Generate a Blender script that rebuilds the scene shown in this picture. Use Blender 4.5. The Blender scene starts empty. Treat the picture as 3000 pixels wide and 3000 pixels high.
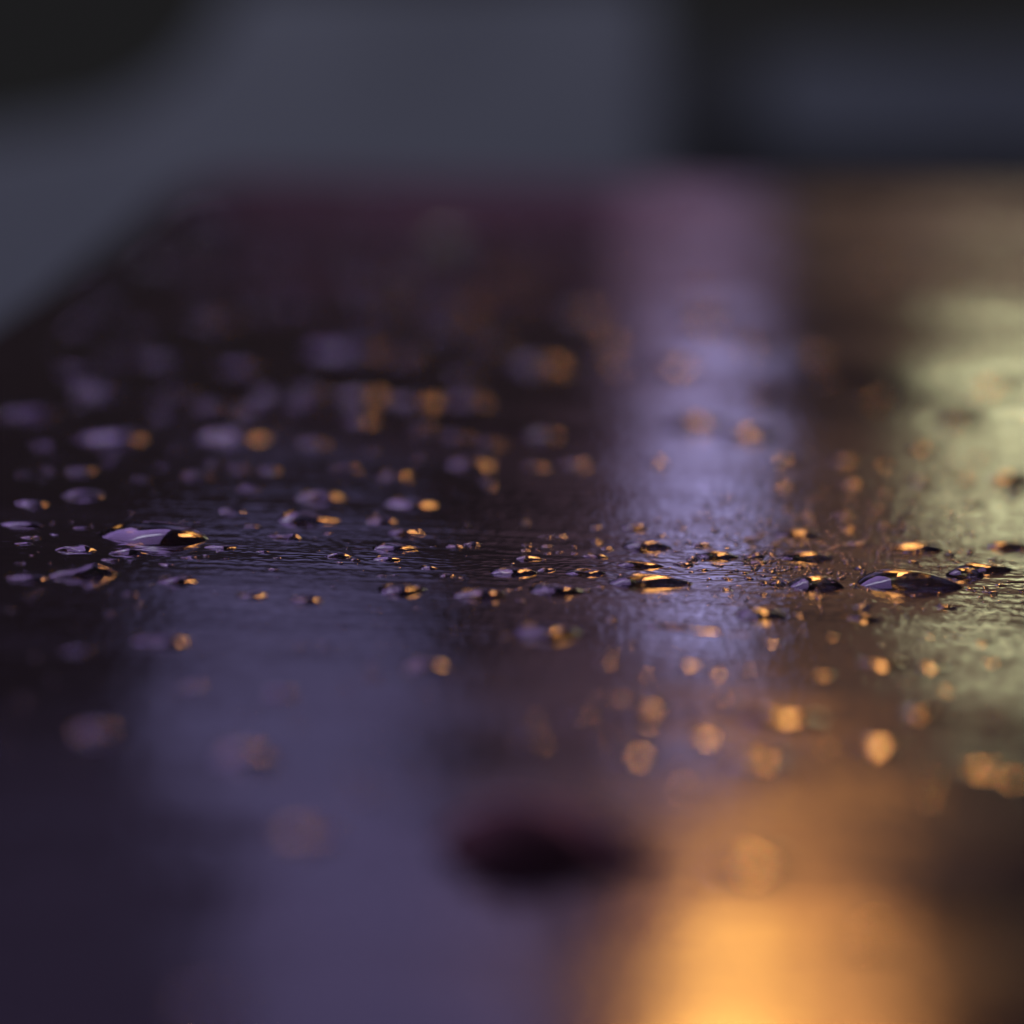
import bpy, bmesh, math, random
import numpy as np
from mathutils import Vector, Matrix

S = bpy.context.scene
COL = S.collection

# ------------------------------------------------------------------ camera
H_CAM = 0.0440                       # lens height above the table, metres
PITCH = math.radians(10.6)
ROLL = math.radians(2.2)
F_PX = 9239.0                        # focal length in photo pixels (3000 wide)
cp, sp = math.cos(PITCH), math.sin(PITCH)
FWD = Vector((0, cp, -sp))
_r0, _u0 = Vector((1, 0, 0)), Vector((0, sp, cp))
RGT = math.cos(ROLL) * _r0 + math.sin(ROLL) * _u0
UPV = -math.sin(ROLL) * _r0 + math.cos(ROLL) * _u0
CAM = Vector((0, 0, H_CAM))

cam_d = bpy.data.cameras.new("camera")
cam = bpy.data.objects.new("camera", cam_d)
COL.objects.link(cam)
m = Matrix((RGT, UPV, -FWD)).transposed().to_4x4()
m.translation = CAM
cam.matrix_world = m
cam_d.sensor_width = 36
cam_d.sensor_fit = 'HORIZONTAL'
cam_d.lens = 36 * F_PX / 3000
cam_d.clip_start = 0.002
cam_d.clip_end = 100
cam_d.dof.use_dof = True
cam_d.dof.aperture_fstop = (cam_d.lens / 1000) / (0.195 * H_CAM)
S.camera = cam


def ray(px, py):
    return FWD + RGT * ((px - 1500) / F_PX) + UPV * ((1500 - py) / F_PX)


def on_table(px, py, z=0.0):
    d = ray(px, py)
    t = (z - H_CAM) / d.z
    return CAM + d * t


def depth_of(p):
    return (p - CAM).dot(FWD)


cam_d.dof.focus_distance = depth_of(on_table(1500, 1652))

# ------------------------------------------------------------------ world
W = bpy.data.worlds.new("World")
S.world = W
W.use_nodes = True
bg = W.node_tree.nodes["Background"]
bg.inputs[0].default_value = (0.95, 0.93, 1.0, 1)
bg.inputs[1].default_value = 0.012

S.view_settings.view_transform = 'Standard'
S.view_settings.look = 'None'
S.view_settings.exposure = 0
S.view_settings.gamma = 1
S.view_settings.use_curve_mapping = False
S.render.engine = 'CYCLES'
S.cycles.use_denoising = True
S.cycles.denoiser = 'OPENIMAGEDENOISE'
S.cycles.max_bounces = 10
S.cycles.transmission_bounces = 8
S.cycles.glossy_bounces = 5
S.cycles.sample_clamp_indirect = 6
S.cycles.blur_glossy = 0.2
S.cycles.use_adaptive_sampling = False

# ------------------------------------------------------------------ lamps
def lamp(name, box, rad, color, dist=3.0, spread=180, shape='RECTANGLE'):
    """An unseen area lamp, a source or an added fill. box = where its mirror image falls on the table."""
    x0, y0, x1, y1 = box
    d = ray((x0 + x1) / 2, (y0 + y1) / 2)
    d = Vector((d.x, d.y, -d.z))
    mir = Vector((0, 0, -H_CAM))
    c = mir + d * dist
    w = dist * (x1 - x0) / F_PX
    h = dist * (y1 - y0) / F_PX
    L = bpy.data.lights.new(name, 'AREA')
    L.shape = shape
    L.size, L.size_y = w, h
    L.energy = rad * math.pi * w * h
    L.color = color
    L.spread = math.radians(spread)
    o = bpy.data.objects.new(name, L)
    COL.objects.link(o)
    o.location = c
    o.rotation_euler = (Vector((0, 0.21, 0)) - c).to_track_quat('-Z', 'Y').to_euler()
    return o


LAV = (0.50, 0.43, 0.92)
lamp("amber_lamp", (1920, 2930, 2290, 3650), 6.8, (1.0, 0.50, 0.09), dist=0.47, shape='ELLIPSE')
lamp("amber_halo", (1860, 2660, 2640, 3900), 2.1, (1.0, 0.41, 0.10), dist=0.48, shape='ELLIPSE')  # added halo round the amber lamp, softens its edge; not a lampshade
lamp("amber_halo_wide", (1700, 2300, 2700, 4300), 0.9, (1.0, 0.38, 0.14), dist=0.50, shape='ELLIPSE')  # added wider halo, spreads the amber reflection further
lamp("amber_lamp_upper", (2080, 3760, 2560, 5400), 44.0, (1.0, 0.42, 0.12), dist=0.40)
lamp("violet_window", (1890, 1100, 2200, 1860), 0.95, (0.50, 0.46, 0.95), shape='ELLIPSE')
lamp("violet_window_core", (2010, 1200, 2210, 1820), 0.8, (0.52, 0.50, 0.95), dist=3.1, shape='ELLIPSE')
lamp("violet_soft_layer", (1820, 300, 2240, 1700), 0.19, (0.70, 0.42, 0.72), dist=3.2, shape='ELLIPSE')  # added wide layer that softens the violet window's reflection
lamp("mauve_fill", (1350, 1700, 2200, 3300), 0.20, (0.68, 0.38, 0.56), dist=3.3, shape='ELLIPSE')  # added fill, tints the reflection across the middle
lamp("pale_green_window", (2770, 1290, 3700, 1460), 6.0, (0.96, 0.95, 0.52))
lamp("pale_green_soft_layer", (2660, 1050, 3500, 1700), 0.25, (0.92, 0.88, 0.55), dist=3.2, shape='ELLIPSE')  # added dim layer, softens the edges of the green reflection
lamp("blue_window", (420, 1740, 1300, 2440), 0.40, (0.42, 0.37, 0.84), dist=0.55, shape='ELLIPSE')
lamp("blue_patch_low", (650, 2420, 1650, 3700), 0.42, (0.44, 0.36, 0.82), dist=0.6, shape='ELLIPSE')  # added second patch of the blue glow, mottles the near sheen
lamp("blue_side_fill", (-500, 2200, 1600, 3900), 0.10, (0.44, 0.34, 0.80), dist=0.65, shape='ELLIPSE')  # added faint violet fill for the dark near left
lamp("copper_fill", (2150, 1500, 3100, 2600), 0.17, (1.0, 0.52, 0.34), dist=3.6, shape='ELLIPSE')  # added fill between the violet and green reflections; no wall there
lamp("brown_fill", (2250, -300, 3900, 1100), 0.085, (1.0, 0.56, 0.38), dist=3.4, shape='ELLIPSE')  # added brown tint for the far right reflection, no wall behind it
lamp("tan_fill", (2650, 250, 4000, 900), 0.08, (1.0, 0.72, 0.52), dist=3.5, shape='ELLIPSE')  # added warm patch, lifts the far right corner; not a wall
lamp("maroon_fill", (450, 300, 2200, 660), 0.075, (0.85, 0.30, 0.74), dist=3.5, shape='ELLIPSE')  # added weak maroon light for the far left, without any wall


def aimed_lamp(name, loc, target, size, rad, color):
    L = bpy.data.lights.new(name, 'AREA')
    L.shape = 'RECTANGLE'
    L.size, L.size_y = size
    L.energy = rad * math.pi * size[0] * size[1]
    L.color = color
    o = bpy.data.objects.new(name, L)
    COL.objects.link(o)
    o.location = loc
    o.rotation_euler = (Vector(target) - Vector(loc)).to_track_quat('-Z', 'Y').to_euler()


def sky_dir(az, el, dist):
    a, e = math.radians(az), math.radians(el)
    return Vector((math.sin(a) * math.cos(e), 0.22 + math.cos(a) * math.cos(e), math.sin(e))) * dist


aimed_lamp("violet_side_window", (-0.33, 0.52, 0.45), (-0.33, 0.0, 0.45), (0.60, 0.44), 4.0, (0.52, 0.33, 0.92))
aimed_lamp("violet_ceiling_window", (-0.36, 0.35, 0.68), (-0.36, 0.35, 0.0), (0.62, 0.32), 4.0, (0.52, 0.33, 0.92))
aimed_lamp("background_fill", (-0.3, 0.7, 0.8), (-0.1, 1.6, -0.05), (0.4, 0.3), 7.6, (0.86, 0.90, 0.98))  # added fill on the panels' fronts, no such lamp in view


# ------------------------------------------------------------------ helpers
def tag(o, label=None, cat=None, group=None, kind=None):
    if label: o['label'] = label
    if cat: o['category'] = cat
    if group: o['group'] = group
    if kind: o['kind'] = kind
    return o


def mat(name):
    M = bpy.data.materials.new(name)
    M.use_nodes = True
    nt = M.node_tree
    return M, nt, nt.nodes["Principled BSDF"]


def link_mesh(name, verts, faces, material, smooth=True):
    me = bpy.data.meshes.new(name)
    me.from_pydata(verts, [], faces)
    me.materials.append(material)
    if smooth:
        me.polygons.foreach_set('use_smooth', [True] * len(me.polygons))
    me.update()
    o = bpy.data.objects.new(name, me)
    COL.objects.link(o)
    return o


# ------------------------------------------------------------------ materials
def table_material():
    M, nt, P = mat("wet_dark_varnish")
    N, K = nt.nodes, nt.links
    tc = N.new('ShaderNodeTexCoord')

    def noise(scale, stretch, detail=4, rough=0.6, rot=0.0):
        mp = N.new('ShaderNodeMapping')
        mp.inputs['Scale'].default_value = stretch
        mp.inputs['Rotation'].default_value = (0, 0, rot)
        K.new(tc.outputs['Object'], mp.inputs['Vector'])
        n = N.new('ShaderNodeTexNoise')
        n.inputs['Scale'].default_value = scale
        n.inputs['Detail'].default_value = detail
        n.inputs['Roughness'].default_value = rough
        K.new(mp.outputs[0], n.inputs['Vector'])
        return n.outputs['Fac']

    grain = noise(700, (0.35, 1.0, 1), 5, 0.62, 0.04)       # fine ridges along the board
    film = noise(60, (0.3, 1.0, 1), 4, 0.6)                 # where it is wet and where merely damp

    r = N.new('ShaderNodeMapRange')
    r.inputs['From Min'].default_value = 0.35
    r.inputs['From Max'].default_value = 0.65
    r.inputs['To Min'].default_value = 0.04
    r.inputs['To Max'].default_value = 0.15
    K.new(film, r.inputs['Value'])
    K.new(r.outputs[0], P.inputs['Roughness'])
    cr = N.new('ShaderNodeValToRGB')
    cr.color_ramp.elements[0].color = (0.006, 0.005, 0.0055, 1)
    cr.color_ramp.elements[1].color = (0.018, 0.013, 0.014, 1)
    K.new(grain, cr.inputs[0])
    K.new(cr.outputs[0], P.inputs['Base Color'])
    P.inputs['IOR'].default_value = 1.5
    return M


def water_material():
    M, nt, P = mat("water")
    P.inputs['Base Color'].default_value = (1, 1, 1, 1)
    P.inputs['Roughness'].default_value = 0.022
    P.inputs['IOR'].default_value = 1.333
    P.inputs['Transmission Weight'].default_value = 1.0
    return M


def plain(name, color, rough=0.7, nscale=6.0):
    M, nt, P = mat(name)
    N, K = nt.nodes, nt.links
    tc = N.new('ShaderNodeTexCoord')
    n = N.new('ShaderNodeTexNoise')
    n.inputs['Scale'].default_value = nscale
    n.inputs['Detail'].default_value = 4
    K.new(tc.outputs['Object'], n.inputs['Vector'])
    cr = N.new('ShaderNodeValToRGB')
    cr.color_ramp.elements[0].position = 0.3
    cr.color_ramp.elements[1].position = 0.7
    cr.color_ramp.elements[0].color = tuple(c * 0.8 for c in color) + (1,)
    cr.color_ramp.elements[1].color = tuple(min(1, c * 1.2) for c in color) + (1,)
    K.new(n.outputs['Fac'], cr.inputs[0])
    K.new(cr.outputs[0], P.inputs['Base Color'])
    P.inputs['Roughness'].default_value = rough
    return M


M_TABLE = table_material()
M_WATER = water_material()
M_GREY = plain("grey_paint", (0.27, 0.29, 0.33))
M_SLATE = plain("slate_paint", (0.23, 0.25, 0.31))
M_DUSK = plain("charcoal_paint", (0.15, 0.155, 0.18))
M_BLACK = plain("black_cloth", (0.035, 0.036, 0.042), 0.9)
M_BLOTCH = plain("blotch_brown", (0.20, 0.12, 0.10), 0.85, 400)  # for the made-up solid that stands in for the dark blotch
M_BLOTCH.node_tree.nodes['Principled BSDF'].inputs['Specular IOR Level'].default_value = 0.0
M_FLOOR = plain("dark_floor", (0.05, 0.05, 0.055), 0.8)


# ------------------------------------------------------------------ table
def outline():
    far = [on_table(x, y) for x, y in ((3900, 585), (2250, 548), (1400, 524), (760, 512))]
    # rounded far-left corner
    c0, c1, c2 = on_table(760, 512), on_table(520, 505), on_table(380, 660)
    for i in range(1, 8):
        t = i / 8
        far.append(c0 * (1 - t) ** 2 + c1 * 2 * t * (1 - t) + c2 * t * t)
    far.append(c2)
    e0, e1 = on_table(300, 722), on_table(0, 948)
    far.append(e0)
    far.append(e1 + (e1 - e0) * 2.5)
    near = [Vector((far[-1].x, -0.12, 0)), Vector((0.24, -0.12, 0))]
    return [(p.x, p.y) for p in far + near]


def relief_tile(n, res, parts, seed):
    """A seamless height field, n x n samples, res metres apart: each part is (feature length x, y, rms slope)."""
    rng = np.random.default_rng(seed)
    fx = np.fft.fftfreq(n, res)[None, :] * 2 * np.pi
    fy = np.fft.fftfreq(n, res)[:, None] * 2 * np.pi
    out = np.zeros((n, n))
    for lx, ly, slope in parts:
        g = np.fft.fft2(rng.standard_normal((n, n))) * np.exp(-0.5 * ((fx * lx) ** 2 + (fy * ly) ** 2))
        z = np.real(np.fft.ifft2(g))
        gy = np.diff(z, axis=0).std() / res
        out += z * (slope / gy)
    return out


RES, NT = 0.00007, 1536
TILE = relief_tile(NT, RES, [(0.00016, 0.00014, 0.019), (0.0010, 0.00016, 0.010), (0.009, 0.00026, 0.011), (0.0005, 0.0004, 0.004), (0.004, 0.0025, 0.004), (0.012, 0.008, 0.0045)], 4)


def relief(x, y):
    u, v = x / RES + 7e4, y / RES + 7e4
    i, j = np.floor(u).astype(int), np.floor(v).astype(int)
    a, b = u - i, v - j
    i0, i1, j0, j1 = i % NT, (i + 1) % NT, j % NT, (j + 1) % NT
    return (TILE[j0, i0] * (1 - a) * (1 - b) + TILE[j0, i1] * a * (1 - b) + TILE[j1, i0] * (1 - a) * b + TILE[j1, i1] * a * b)


def build_table():
    pts = outline()
    bm = bmesh.new()
    top = [bm.verts.new((x, y, -0.0003)) for x, y in pts]
    f = bm.faces.new(top)
    bm.normal_update()
    if f.normal.z < 0: f.normal_flip()
    ext = bmesh.ops.extrude_face_region(bm, geom=[f])
    for v in ext['geom']:
        if isinstance(v, bmesh.types.BMVert): v.co.z -= 0.018
    bmesh.ops.recalc_face_normals(bm, faces=bm.faces)
    ed = [e for e in bm.edges if all(abs(v.co.z + 0.0003) < 1e-6 for v in e.verts)]
    bmesh.ops.bevel(bm, geom=ed, offset=0.0015, segments=3, affect='EDGES', profile=0.5)
    me0 = bpy.data.meshes.new("table_base")
    bm.to_mesh(me0); bm.free()
    V0 = np.array([v.co[:] for v in me0.vertices])
    F0 = [list(p.vertices) for p in me0.polygons]
    bpy.data.meshes.remove(me0)
    # the varnished face itself, in relief: rows close up towards the camera
    cols = 950
    ys = np.concatenate([np.linspace(0.085, 0.155, 260)[:-1], np.linspace(0.155, 0.285, 1300), 1 / np.linspace(1 / 0.285, 1 / 0.66, 320)[1:]])
    u = np.linspace(-0.215, 0.215, cols)
    Y = np.repeat(ys[:, None], cols, 1)
    X = u[None, :] * (Y + 0.01)
    Z = relief(X, Y)
    inside = np.zeros(X.shape, bool)
    px, py = np.array(pts).T
    for k in range(len(px)):
        x0, y0, x1, y1 = px[k], py[k], px[k - 1], py[k - 1]
        c = ((y0 > Y) != (y1 > Y))
        with np.errstate(divide='ignore', invalid='ignore'):
            c &= X < (x1 - x0) * (Y - y0) / (y1 - y0) + x0
        inside ^= c
    n0 = len(V0)
    idx = np.full(X.shape, -1)
    idx[inside] = n0 + np.arange(inside.sum())
    V = np.concatenate([V0, np.stack([X[inside], Y[inside], Z[inside]], 1)])
    q = np.stack([idx[:-1, :-1], idx[:-1, 1:], idx[1:, 1:], idx[1:, :-1]], -1).reshape(-1, 4)
    q = q[(q >= 0).all(1)]
    sizes = np.array([len(f) for f in F0] + [4] * len(q))
    loops = np.concatenate([np.concatenate([np.array(f) for f in F0]), q.ravel()])
    me = bpy.data.meshes.new("table_top")
    me.vertices.add(len(V)); me.vertices.foreach_set('co', V.ravel())
    me.loops.add(len(loops)); me.loops.foreach_set('vertex_index', loops.astype(np.int32))
    me.polygons.add(len(sizes))
    me.polygons.foreach_set('loop_start', np.concatenate([[0], np.cumsum(sizes)[:-1]]).astype(np.int32))
    me.polygons.foreach_set('use_smooth', np.concatenate([np.zeros(len(F0), bool), np.ones(len(q), bool)]))
    me.update(calc_edges=True)
    me.materials.append(M_TABLE)
    o = bpy.data.objects.new("table_top", me)
    COL.objects.link(o)
    return tag(o, "dark varnished table top, wet, with water drops all over it", "table")


build_table()

# ------------------------------------------------------------------ behind the table
def slab(name, x0, x1, y, thick, ztop, zbot, material, bev=0.006):
    bm = bmesh.new()
    bmesh.ops.create_cube(bm, size=1)
    for v in bm.verts:
        v.co = Vector(((x0 + x1) / 2 + v.co.x * (x1 - x0), y + thick / 2 + v.co.y * thick, (ztop + zbot) / 2 + v.co.z * (ztop - zbot)))
    bmesh.ops.bevel(bm, geom=list(bm.edges), offset=bev, segments=2, affect='EDGES')
    me = bpy.data.meshes.new(name)
    bm.to_mesh(me); bm.free()
    me.materials.append(material)
    o = bpy.data.objects.new(name, me)
    COL.objects.link(o)
    return o


def at_depth(px, py, Y):
    d = ray(px, py)
    return CAM + d * (Y / d.y)


def upright(name, outline_px, Y, thick, material, bev=0.004):
    """A standing board: its outline in the photograph taken to the distance Y, with a real thickness."""
    pts = [at_depth(x, y, Y) for x, y in outline_px]
    bm = bmesh.new()
    f = bm.faces.new([bm.verts.new(p) for p in pts])
    r = bmesh.ops.extrude_face_region(bm, geom=[f])
    for v in r['geom']:
        if isinstance(v, bmesh.types.BMVert): v.co.y += thick
    bmesh.ops.recalc_face_normals(bm, faces=bm.faces)
    bmesh.ops.bevel(bm, geom=list(bm.edges), offset=bev, segments=2, affect='EDGES')
    me = bpy.data.meshes.new(name)
    bm.to_mesh(me); bm.free()
    me.materials.append(material)
    o = bpy.data.objects.new(name, me)
    COL.objects.link(o)
    return o


ZF = -0.45
fl = link_mesh("floor", [(-6, -2, ZF), (6, -2, ZF), (6, 6, ZF), (-6, 6, ZF)], [(0, 1, 2, 3)], M_FLOOR)
tag(fl, kind='structure')
t = upright("panel", [(-700, 3400), (-700, 450), (-300, 430), (0, 410), (300, 350), (500, 240), (620, 100), (700, -60),
                      (1925, -60), (1900, 3400)], 1.5, 0.05, M_GREY)
tag(t, "pale grey panel with sloping shoulder, blurred behind the table's far left edge", "panel")
t = upright("panel", [(2260, 3400), (2240, 190), (2400, 165), (3900, 130), (3900, 3400)], 1.75, 0.05, M_SLATE)
tag(t, "slate blue panel, blurred behind the right of the table", "panel")
t = upright("panel", [(1700, 3400), (1700, 150), (2500, 140), (2500, 3400)], 2.1, 0.05, M_DUSK)
tag(t, "narrow charcoal panel in the gap between the grey and the slate blue panel", "panel")
t = upright("box", [(2020, 3400), (2020, 385), (2230, 380), (2330, 445), (3400, 480), (3400, 3400)], 1.45, 0.08, M_BLACK, 0.008)
tag(t, "black box low in the gap beside the pale grey panel", "box")

# ------------------------------------------------------------------ water drops
def drop_verts(w, depth, height, seed, tip=0.0, lump=0.08, rings=14, seg=56, rot=0.0, flat=0.12, oy_=None):
    rnd = random.Random(seed)
    ks = [(k, lump * rnd.uniform(0.3, 1) / (k - 0.6), rnd.uniform(0, 6.28)) for k in (2, 3, 4, 5, 7)]
    ox, oy = rnd.uniform(-0.16, 0.16), rnd.uniform(-0.12, 0.12)     # summit off centre
    if oy_ is not None: oy = oy_
    ws = [(rnd.uniform(2, 4), rnd.uniform(0, 6.28), rnd.uniform(2, 4), rnd.uniform(0, 6.28)) for _ in range(2)]
    V, F = [], []
    ca, sa = math.cos(rot), math.sin(rot)

    def put(rho, th, z):
        r = 1 + sum(a * math.cos(k * th + p) for k, a, p in ks)
        c, s = math.cos(th), math.sin(th)
        if tip:
            r *= 1 + abs(tip) * max(0.0, (c if tip > 0 else -c)) ** 4
            r *= 1 - 0.35 * abs(tip) * abs(s) * max(0.0, (c if tip > 0 else -c))
        k = 1 - rho * rho
        x = rho * r * c + ox * k
        y = rho * r * s + oy * k
        x, y = x * w / 2, y * w * depth / 2
        V.append((x * ca - y * sa, x * sa + y * ca, z))

    def prof(rho, th):
        u = max(0.0, 1 - rho ** (2 + 2 * flat))
        z = height * w * (0.8 * u + 0.2 * u ** 0.7)
        x, y = rho * math.cos(th), rho * math.sin(th)
        for fx, px_, fy, py_ in ws:
            z *= 1 + 0.07 * lump / 0.08 * math.sin(fx * x + px_) * math.sin(fy * y + py_)
        return z

    V.append((ox * w / 2 * ca, oy * w * depth / 2, prof(0, 0)))
    for i in range(1, rings + 1):
        rho = math.sin(i / rings * math.pi / 2)
        for j in range(seg):
            th = 2 * math.pi * j / seg
            put(rho, th, prof(rho, th))
    base = len(V)
    for j in range(seg):                                            # foot, sunk a little into the varnish
        x, y, z = V[base - seg + j]
        V.append((x, y, -0.00015))
    for j in range(seg):
        F.append((0, 1 + j, 1 + (j + 1) % seg))
        for i in range(rings):
            a = 1 + i * seg + j
            b_ = 1 + i * seg + (j + 1) % seg
            F.append((a, a + seg, b_ + seg, b_))
    F.append(tuple(base + seg - 1 - j for j in range(seg)))
    return V, F


def drop(px, py, wpx, label, depth=None, height=None, tip=0.0, lump=None, group=None, rot=None, flat=0.12, seed=None, oy=None):
    c = on_table(px, py)
    seed = seed if seed is not None else int(px * 7 + py * 13)
    rnd = random.Random(seed + 5)
    depth = depth if depth is not None else rnd.uniform(0.48, 0.7)
    height = height if height is not None else rnd.uniform(0.095, 0.13)
    if 1690 < py < 1900 and px < 1700 and oy is None:                # nearer the lens: longer, backs turned from the light
        depth, oy = depth * 1.6, -0.3
    if py < 1330 and px < 1500:                                      # the far ones have spread and run together
        wpx, height = wpx * 1.15, height * 0.9
    if py > 1980 and px < 1500:                                      # steeper beads, mostly dark
        height, wpx = height * 1.3, wpx * 0.6
    if py > 1850 and px > 1480 and wpx < 400:                        # low, spread-out drops
        depth, height = depth * 1.4, height * 0.5
    lump = lump if lump is not None else rnd.choice((0.07, 0.1, 0.14, 0.2))
    rot = rot if rot is not None else rnd.uniform(-0.12, 0.12)
    w = wpx * depth_of(c) / F_PX
    V, F = drop_verts(w, depth, height, seed, tip, lump, rot=rot, flat=flat, oy_=oy)
    o = link_mesh("water_drop", V, F, M_WATER)
    o.location = (c.x, c.y, float(relief(c.x, c.y)))
    return tag(o, label, "water drop", group)


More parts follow.
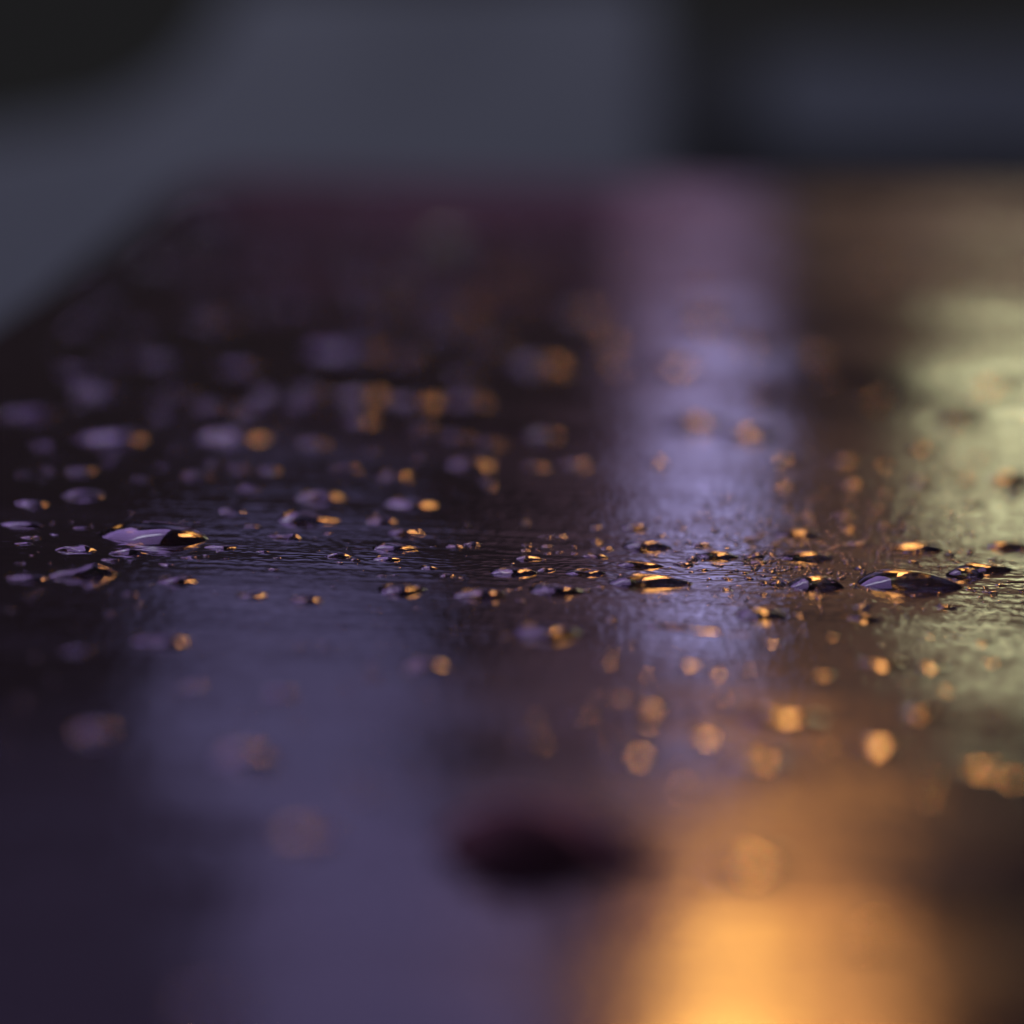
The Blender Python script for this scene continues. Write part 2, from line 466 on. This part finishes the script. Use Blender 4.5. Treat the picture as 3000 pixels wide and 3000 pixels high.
D = [
 # ---- in focus, left
 (91,1478,100,"blurred violet drop with dark hollow, in the black area above flat strips at far left"),
 (242,1452,130,"thin faint drop with orange tip in the black area, right of the hollow violet drop"),
 (62,1538,128,"long flat violet drop near the left border, level with the widest violet drop's top"),
 (236,1547,45,"tiny violet drop just left of the widest violet drop's upper edge"),
 (79,1576,42,"small flat violet drop under the long flat one near the left border"),
 (68,1594,62,"small forked violet drop, lower of the pair near the left border"),
 (465,1572,296,"widest violet drop, sharp and pointed, on the black left part of the table"),
 (221,1611,124,"sharp flat violet drop below and left of the widest violet drop"),
 (373,1622,108,"sharp flat violet drop directly under the widest violet drop"),
 (646,1603,95,"sharp violet drop with a thin right tail, next right of the widest violet drop"),
 (232,1685,205,"wide blurred drop with amber right end, in front of the sharp drops at left"),
 (75,1694,130,"dim violet drop touching the left border, left of the wide drop with amber end"),
 (518,1700,125,"blurred drop with amber tip, first right of the wide amber ended drop at left"),
 (737,1742,90,"blurred drop with dark back, between leftmost amber tipped drops and faint orange spot"),(381,1740,45,None),(265,1722,45,None),
 (468,1870,175,"large blurred drop with dark back alone on the grey blue sheen at left"),
 (222,1905,90,"faint orange spotted drop in the dark left foreground, left of the large dark backed drop"),
 (729,1433,85,None),(680,1500,80,None),(737,1542,50,None),(555,1636,50,None),(488,1656,45,None),(323,1642,60,None),
 (410,1406,50,None),(79,1391,45,None),
 (940,1456,165,"blurred violet drop with round orange tip, left one of two behind the focused band"),
 (1205,1475,170,"blurred violet drop with orange tip, right one of two behind the focused band"),
 (900,1524,205,"broad blurred violet drop with small orange tip, below the left orange tipped one"),
 (1116,1526,105,"narrow blurred violet drop with orange tip, right of the broad one"),
 (837,1572,110,"nearly sharp drop with bright amber bead on its right, under the broad violet drop"),
 (1190,1560,115,"flat violet drop with amber right half, under the narrow orange tipped one"),
 (1157,1607,135,"flat sharp violet drop with dark right end, at the centre of the dark band"),
 (1333,1600,62,"small flat violet drop with tiny orange tip, left of the lavender streak"),(1385,1592,50,None),
 (1132,1638,92,"sharp drop with dark upper rim and one pale orange point, left of centre"),
 (990,1629,80,"low thin sharp drop on the bluish grain, left of the dark rimmed one"),
 (1257,1663,58,"tiny dark drop on bluish grain just right of the dark rimmed sharp drop"),
 (1310,1686,50,None),
 (1176,1726,150,"blurred drop with dark back and pale blue front, in front of the tiny dark drop"),
 (1404,1742,160,"blurred pale blue drop with round amber spot at its right end, in front of centre"),
 (898,1756,105,"faint blurred drop with one dull orange spot on the grey blue sheen"),
 (1250,1950,150,"blurred drop with pale grey oval side, farther in front of the pale blue ones"),
 (1503,1677,136,"sharp violet drop with amber middle and dark rim, at the centre of the focused band"),
 (1547,1635,82,"thin flat drop with pale orange tip, just behind the central amber middled drop"),
 (1713,1678,105,"sharp lumpy black drop with several gold glints, right of the central drop"),
 (1626,1725,160,"slightly blurred drop, half blue and half amber, in front of the lumpy black drop"),
 (1893,1706,225,"longest thin black drop with a gold streak, lying on the lavender streak"),
 (1875,1655,135,"sharp black drop with gold streak, directly behind the longest thin one"),
 (2005,1653,64,"small sharp black drop with gold tip, right of the pair on the lavender streak"),
 (2100,1630,135,"flat sharp drop trailing to the right, at the right border of the lavender streak"),
 (2056,1597,66,"small oval drop with round amber glint, behind the flat trailing one"),
 (1893,1601,148,"wide slightly blurred drop with bright amber crescent, upper middle of the lavender streak"),
 (1860,1546,90,"blurred dark drop with orange right half, behind the amber crescent drop"),(1938,1569,45,None),
 (1750,1583,42,None),
 (1779,1606,48,"small drop with amber tip, just behind the thin amber middled one"),
 (1745,1628,85,"thin drop with bright amber middle, left of the lavender streak"),(1996,1548,48,None),(1748,1545,36,None),
 (1600,1850,205,"large blurred drop, violet left and orange right, alone in front of the central band"),
 (1773,1945,60,None),(2127,1726,45,None),
 (2236,1804,165,"wide flat blurred drop filled with amber, in front of the focused band right of centre"),
 (2010,1842,240,"very flat faint pinkish orange film of water left of the wide amber drop"),(1600,1669,60,None),
 (2337,1570,155,"wide blurred all orange drop behind the focused band, right of the lavender streak"),
 (2357,1636,160,"drop with violet left and orange right, right below the wide orange one"),
 (2225,1647,60,"small gold tipped drop at the right foot of the lavender streak"),
 (2515,1597,75,"small blurred orange drop between the wide orange one and the pale green sheen"),
 (2680,1610,170,"slightly blurred violet and orange drop at the left border of the pale green sheen"),
 (2950,1604,130,"dark drop with orange glints on the bright pale green sheen, close to the right border"),
 (2887,1668,160,"sharp black drop with orange glints, lying right of the largest pointed drop"),
 (2390,1714,160,"sharp domed drop with arched gold glint, left of the largest pointed drop"),
 (2640,1709,260,"largest pointed drop, sharp and black with violet left end, right in the focused band"),
 (2776,1775,72,"small dark drop with one pale glint, in front of the largest pointed drop's tip"),(2345,1802,45,None),
 (2533,1808,105,"small blurred drop, orange spot and dark side, in front of the largest pointed drop"),
 (2590,1945,160,"blurred drop with big orange spot, left one of a touching pair in the right foreground"),
 (2735,1955,110,"blurred dull orange drop, right one of a touching pair in the right foreground"),(2237,1738,45,None),
 # ---- near, out of focus
 (1884,2067,110,"bright round orange disc of a drop, straight above the nearest orange disc"),
 (1698,2094,80,"dull orange disc of a drop, between the leftmost and the bright round one"),
 (1550,2164,100,"dull brownish disc of a drop, leftmost of the orange discs in front of centre"),
 (1850,2214,130,"round orange blurred drop, nearest of the orange discs left of the amber glow"),(1884,1978,60,None),(2059,2156,110,None),
 (2300,2105,250,"large blurred drop with square orange spot, in the right foreground above the amber glow"),
 (2220,2222,220,"large dim orange blurred drop just behind the amber glow"),
 (2720,2100,150,"pale orange blurred drop at the right, behind the large square spotted one"),
 (2590,2192,180,"blurred orange drop with greenish twin ring at the right foreground"),
 (2900,2260,130,"blurred orange drop near the right border in the foreground"),
 (2990,2290,110,"blurred amber drop cut by the right border"),
 (2190,2530,240,"huge faint orange disc of a drop inside the amber glow"),
 (2565,2745,170,"dim blurred drop at the right side of the amber glow, nearest the lens there"),(1805,2044,60,None),
 (280,2156,240,"large blurred drop with brownish orange spot in the dark left foreground"),
 (570,2010,120,"faint reddish blurred drop, left one of two on the grey blue sheen"),
 (820,2030,170,"faint reddish blurred drop, right one of two on the grey blue sheen"),
 (720,2220,320,"broad dim drop with reddish centre, on the grey blue sheen in the foreground"),
 (900,2450,300,"broad blurred drop with pale pinkish disc, left of the black blotch"),
 (1070,2330,160,"faint reddish smudge of a drop between the broad dim one and the black blotch"),
 (620,2960,320,"broad dim drop cut by the bottom border at left"),
 # ---- far, out of focus
 (620,1195,110,None),(740,1206,90,None),(885,1185,110,None),(1060,1160,140,None),
 (1219,1175,150,"pale violet drop, next left of the large pinkish disc in the far row"),
 (1374,1175,130,"large pinkish lilac blurred drop, rightmost in the far row left of the lavender streak"),
 (700,1377,70,None),(790,1381,70,None),
 (1015,1377,90,"round orange blurred drop, right of the twin small discs in the far left half"),
 (1380,1362,150,"violet drop with round orange end, behind the two orange tipped violet drops"),
 (287,1148,140,"dim violet oblong drop behind the flat violet strip in the far left"),
 (326,1288,190,"flat violet strip of a drop in the black far left part"),
 (466,1059,130,None),(606,935,170,None),(310,904,80,None),(512,1152,80,None),(78,1214,150,None),(326,1354,50,None),
 (683,1284,200,None),(1010,1028,250,None),(1090,826,160,None),(1340,904,150,None),(823,756,160,None),(1335,1276,80,None),
 (1600,1276,110,None),(1690,1362,90,None),(1575,1370,70,None),(1925,1354,90,None),
 (2040,1245,190,"wide orange blurred drop across the far part of the lavender streak"),
 (2183,1276,200,"wide orange blurred drop at the right border of the far lavender streak"),
 (2222,1167,120,None),(2300,1358,110,None),(2490,1354,110,None),(2507,1424,90,None),(2571,1168,120,None),(2720,1323,120,None),
 (2967,1408,160,"dark blurred drop with copper centre on the bright pale green sheen at the right border"),(1974,1075,200,None),
]
SPECIAL = {
 (465,1572): dict(depth=0.9, height=0.14, tip=-0.25, lump=0.05, flat=0.3),
 (2640,1709): dict(depth=0.75, height=0.16, tip=0.35, lump=0.08),
 (1893,1706): dict(depth=0.5, height=0.11, tip=0.2, lump=0.06),
 (2390,1714): dict(depth=0.8, height=0.18),
 (2010,1842): dict(depth=0.3, height=0.03),
}


def alike(px, py):
    """Label and group of the drops that nothing in the photograph tells apart."""
    if py < 1450:
        if px < 1480:
            return "dim blurred drop, one of many alike in the dark far left half", "blurred drops in the dark far left half"
        if px < 2260:
            return "blurred orange drop, one of many alike on the far lavender streak", "blurred drops on the far lavender streak"
        return "blurred copper drop, one of many alike in the brown far right part", "blurred drops in the brown far right part"
    if py < 1800:
        if px < 1480:
            return "tiny drop, one of many between the larger violet drops of the left half", "tiny drops between the violet drops"
        return "tiny drop with gold glint, one of many between larger drops of the right half", "tiny drops between the black drops"
    if px < 1480:
        return "faint small blurred drop, one of those alike in the left foreground", "blurred drops in the left foreground"
    return "small blurred orange disc of a drop, one of many alike in the right foreground", "blurred drops in the right foreground"


for px, py, w, lab in D:
    grp = None
    if lab is None:
        lab, grp = alike(px, py)
    drop(px, py, w, lab, group=grp, **SPECIAL.get((px, py), {}))

rnd = random.Random(23)
placed = [(x, y, w) for x, y, w, l in D]


def scatter(n, xr, yr, wr, gap=0.5):
    k = tries = 0
    while k < n and tries < 4000:
        tries += 1
        x, y = rnd.uniform(*xr), rnd.uniform(*yr)
        w = math.exp(rnd.uniform(math.log(wr[0]), math.log(wr[1])))
        if y < 960 - 0.75 * x + 90: continue                        # off the table
        if any(abs(x - a) < gap * (w + c) and abs(y - b) < gap * 0.45 * (w + c) for a, b, c in placed): continue
        placed.append((x, y, w))
        lab, grp = alike(x, y)
        drop(x, y, w, lab, group=grp)
        k += 1


scatter(28, (150, 1450), (620, 1130), (70, 240))
scatter(14, (1450, 2250), (640, 1130), (70, 200))
scatter(14, (2250, 3050), (640, 1300), (70, 200))
scatter(24, (100, 1500), (1130, 1440), (35, 120))
scatter(22, (2230, 2950), (1330, 1560), (30, 90))
scatter(36, (1500, 2950), (1560, 1760), (18, 44))
scatter(8, (50, 1500), (1560, 1720), (18, 40))
scatter(20, (1500, 3000), (1860, 2350), (40, 110))



def scrap():
    """A made-up dark scrap standing in for a blurred blotch: an arched, pointed blade with thickness."""
    c = on_table(1610, 2505)
    k = depth_of(c) / F_PX
    L, Wd = 640 * k, 0.0048
    nu, nv = 40, 14
    V, F = [], []
    for side in (0, 1):
        for i in range(nu + 1):
            u = i / nu
            wid = Wd * (math.sin(math.pi * u ** 0.8) ** 0.8 * (1 - 0.25 * u) + 0.03)
            arch = 0.0021 * math.sin(math.pi * min(1, u * 1.12) ** 0.9) if u * 1.12 < 1 else 0.0
            for j in range(nv + 1):
                v = j / nv * 2 - 1
                z = arch * (1 - 0.98 * v * v) + 0.00035 * math.sin(9 * u + 5 * v) * (1 - v * v) + (0.0 if side else -0.00022) + 0.0003
                V.append(((u - 0.5) * L, v * wid / 2 + 0.0006 * math.sin(4 * u), z))
    n = (nu + 1) * (nv + 1)
    for i in range(nu):
        for j in range(nv):
            a = i * (nv + 1) + j
            F.append((n + a, n + a + nv + 1, n + a + nv + 2, n + a + 1))
            F.append((a, a + 1, a + nv + 2, a + nv + 1))
    for i in range(nu):
        for j in (0, nv):
            a, b = i * (nv + 1) + j, (i + 1) * (nv + 1) + j
            F.append((a, b, n + b, n + a) if j == 0 else (b, a, n + a, n + b))
    o = link_mesh("blotch_stand_in", V, F, M_BLOTCH)
    o.location = (c.x, c.y, float(relief(c.x, c.y)))
    o.rotation_euler.z = -0.05
    tag(o, "black blurred stand-in for a dark blotch on the near table left of the amber glow", "leaf scrap")


scrap()


# ------------------------------------------------------------------ countless fine beads between the drops
def beads():
    rnd = random.Random(11)
    V, F = [], []
    seg, rings = 10, 3
    for i in range(2000):
        if i < 900:
            px, py = rnd.gauss(2430, 190), rnd.gauss(1590, 90)
        elif i < 1300:
            px, py = rnd.uniform(2000, 3000), rnd.gauss(1620, 70)
        else:
            px, py = rnd.uniform(0, 3000), rnd.uniform(900, 2300)
        if not (600 < py < 2900): continue
        c = on_table(px, py)
        w = 0.00018 * math.exp(rnd.gauss(0.35, 0.5))
        h = w * rnd.uniform(0.16, 0.3)
        b0 = len(V)
        dx, dy = rnd.uniform(0.8, 1.4), rnd.uniform(0.7, 1.1)
        z0 = float(relief(c.x, c.y))
        V.append((c.x, c.y, z0 + h))
        for r in range(1, rings + 1):
            rho = math.sin(r / rings * math.pi / 2)
            for j in range(seg):
                t = 2 * math.pi * j / seg
                V.append((c.x + w / 2 * dx * rho * math.cos(t), c.y + w / 2 * dy * rho * math.sin(t), z0 + h * (1 - rho ** 2.6) - (0.00006 if r == rings else 0)))
        for j in range(seg):
            k = (j + 1) % seg
            F.append((b0, b0 + 1 + j, b0 + 1 + k))
            for r in range(rings - 1):
                a = b0 + 1 + r * seg
                F.append((a + j, a + seg + j, a + seg + k, a + k))
        F.append(tuple(b0 + 1 + (rings - 1) * seg + seg - 1 - j for j in range(seg)))
    o = link_mesh("fine_water_beads", V, F, M_WATER)
    tag(o, "countless fine beads of water sprinkled between the drops on the table", "water beads", kind='stuff')


beads()
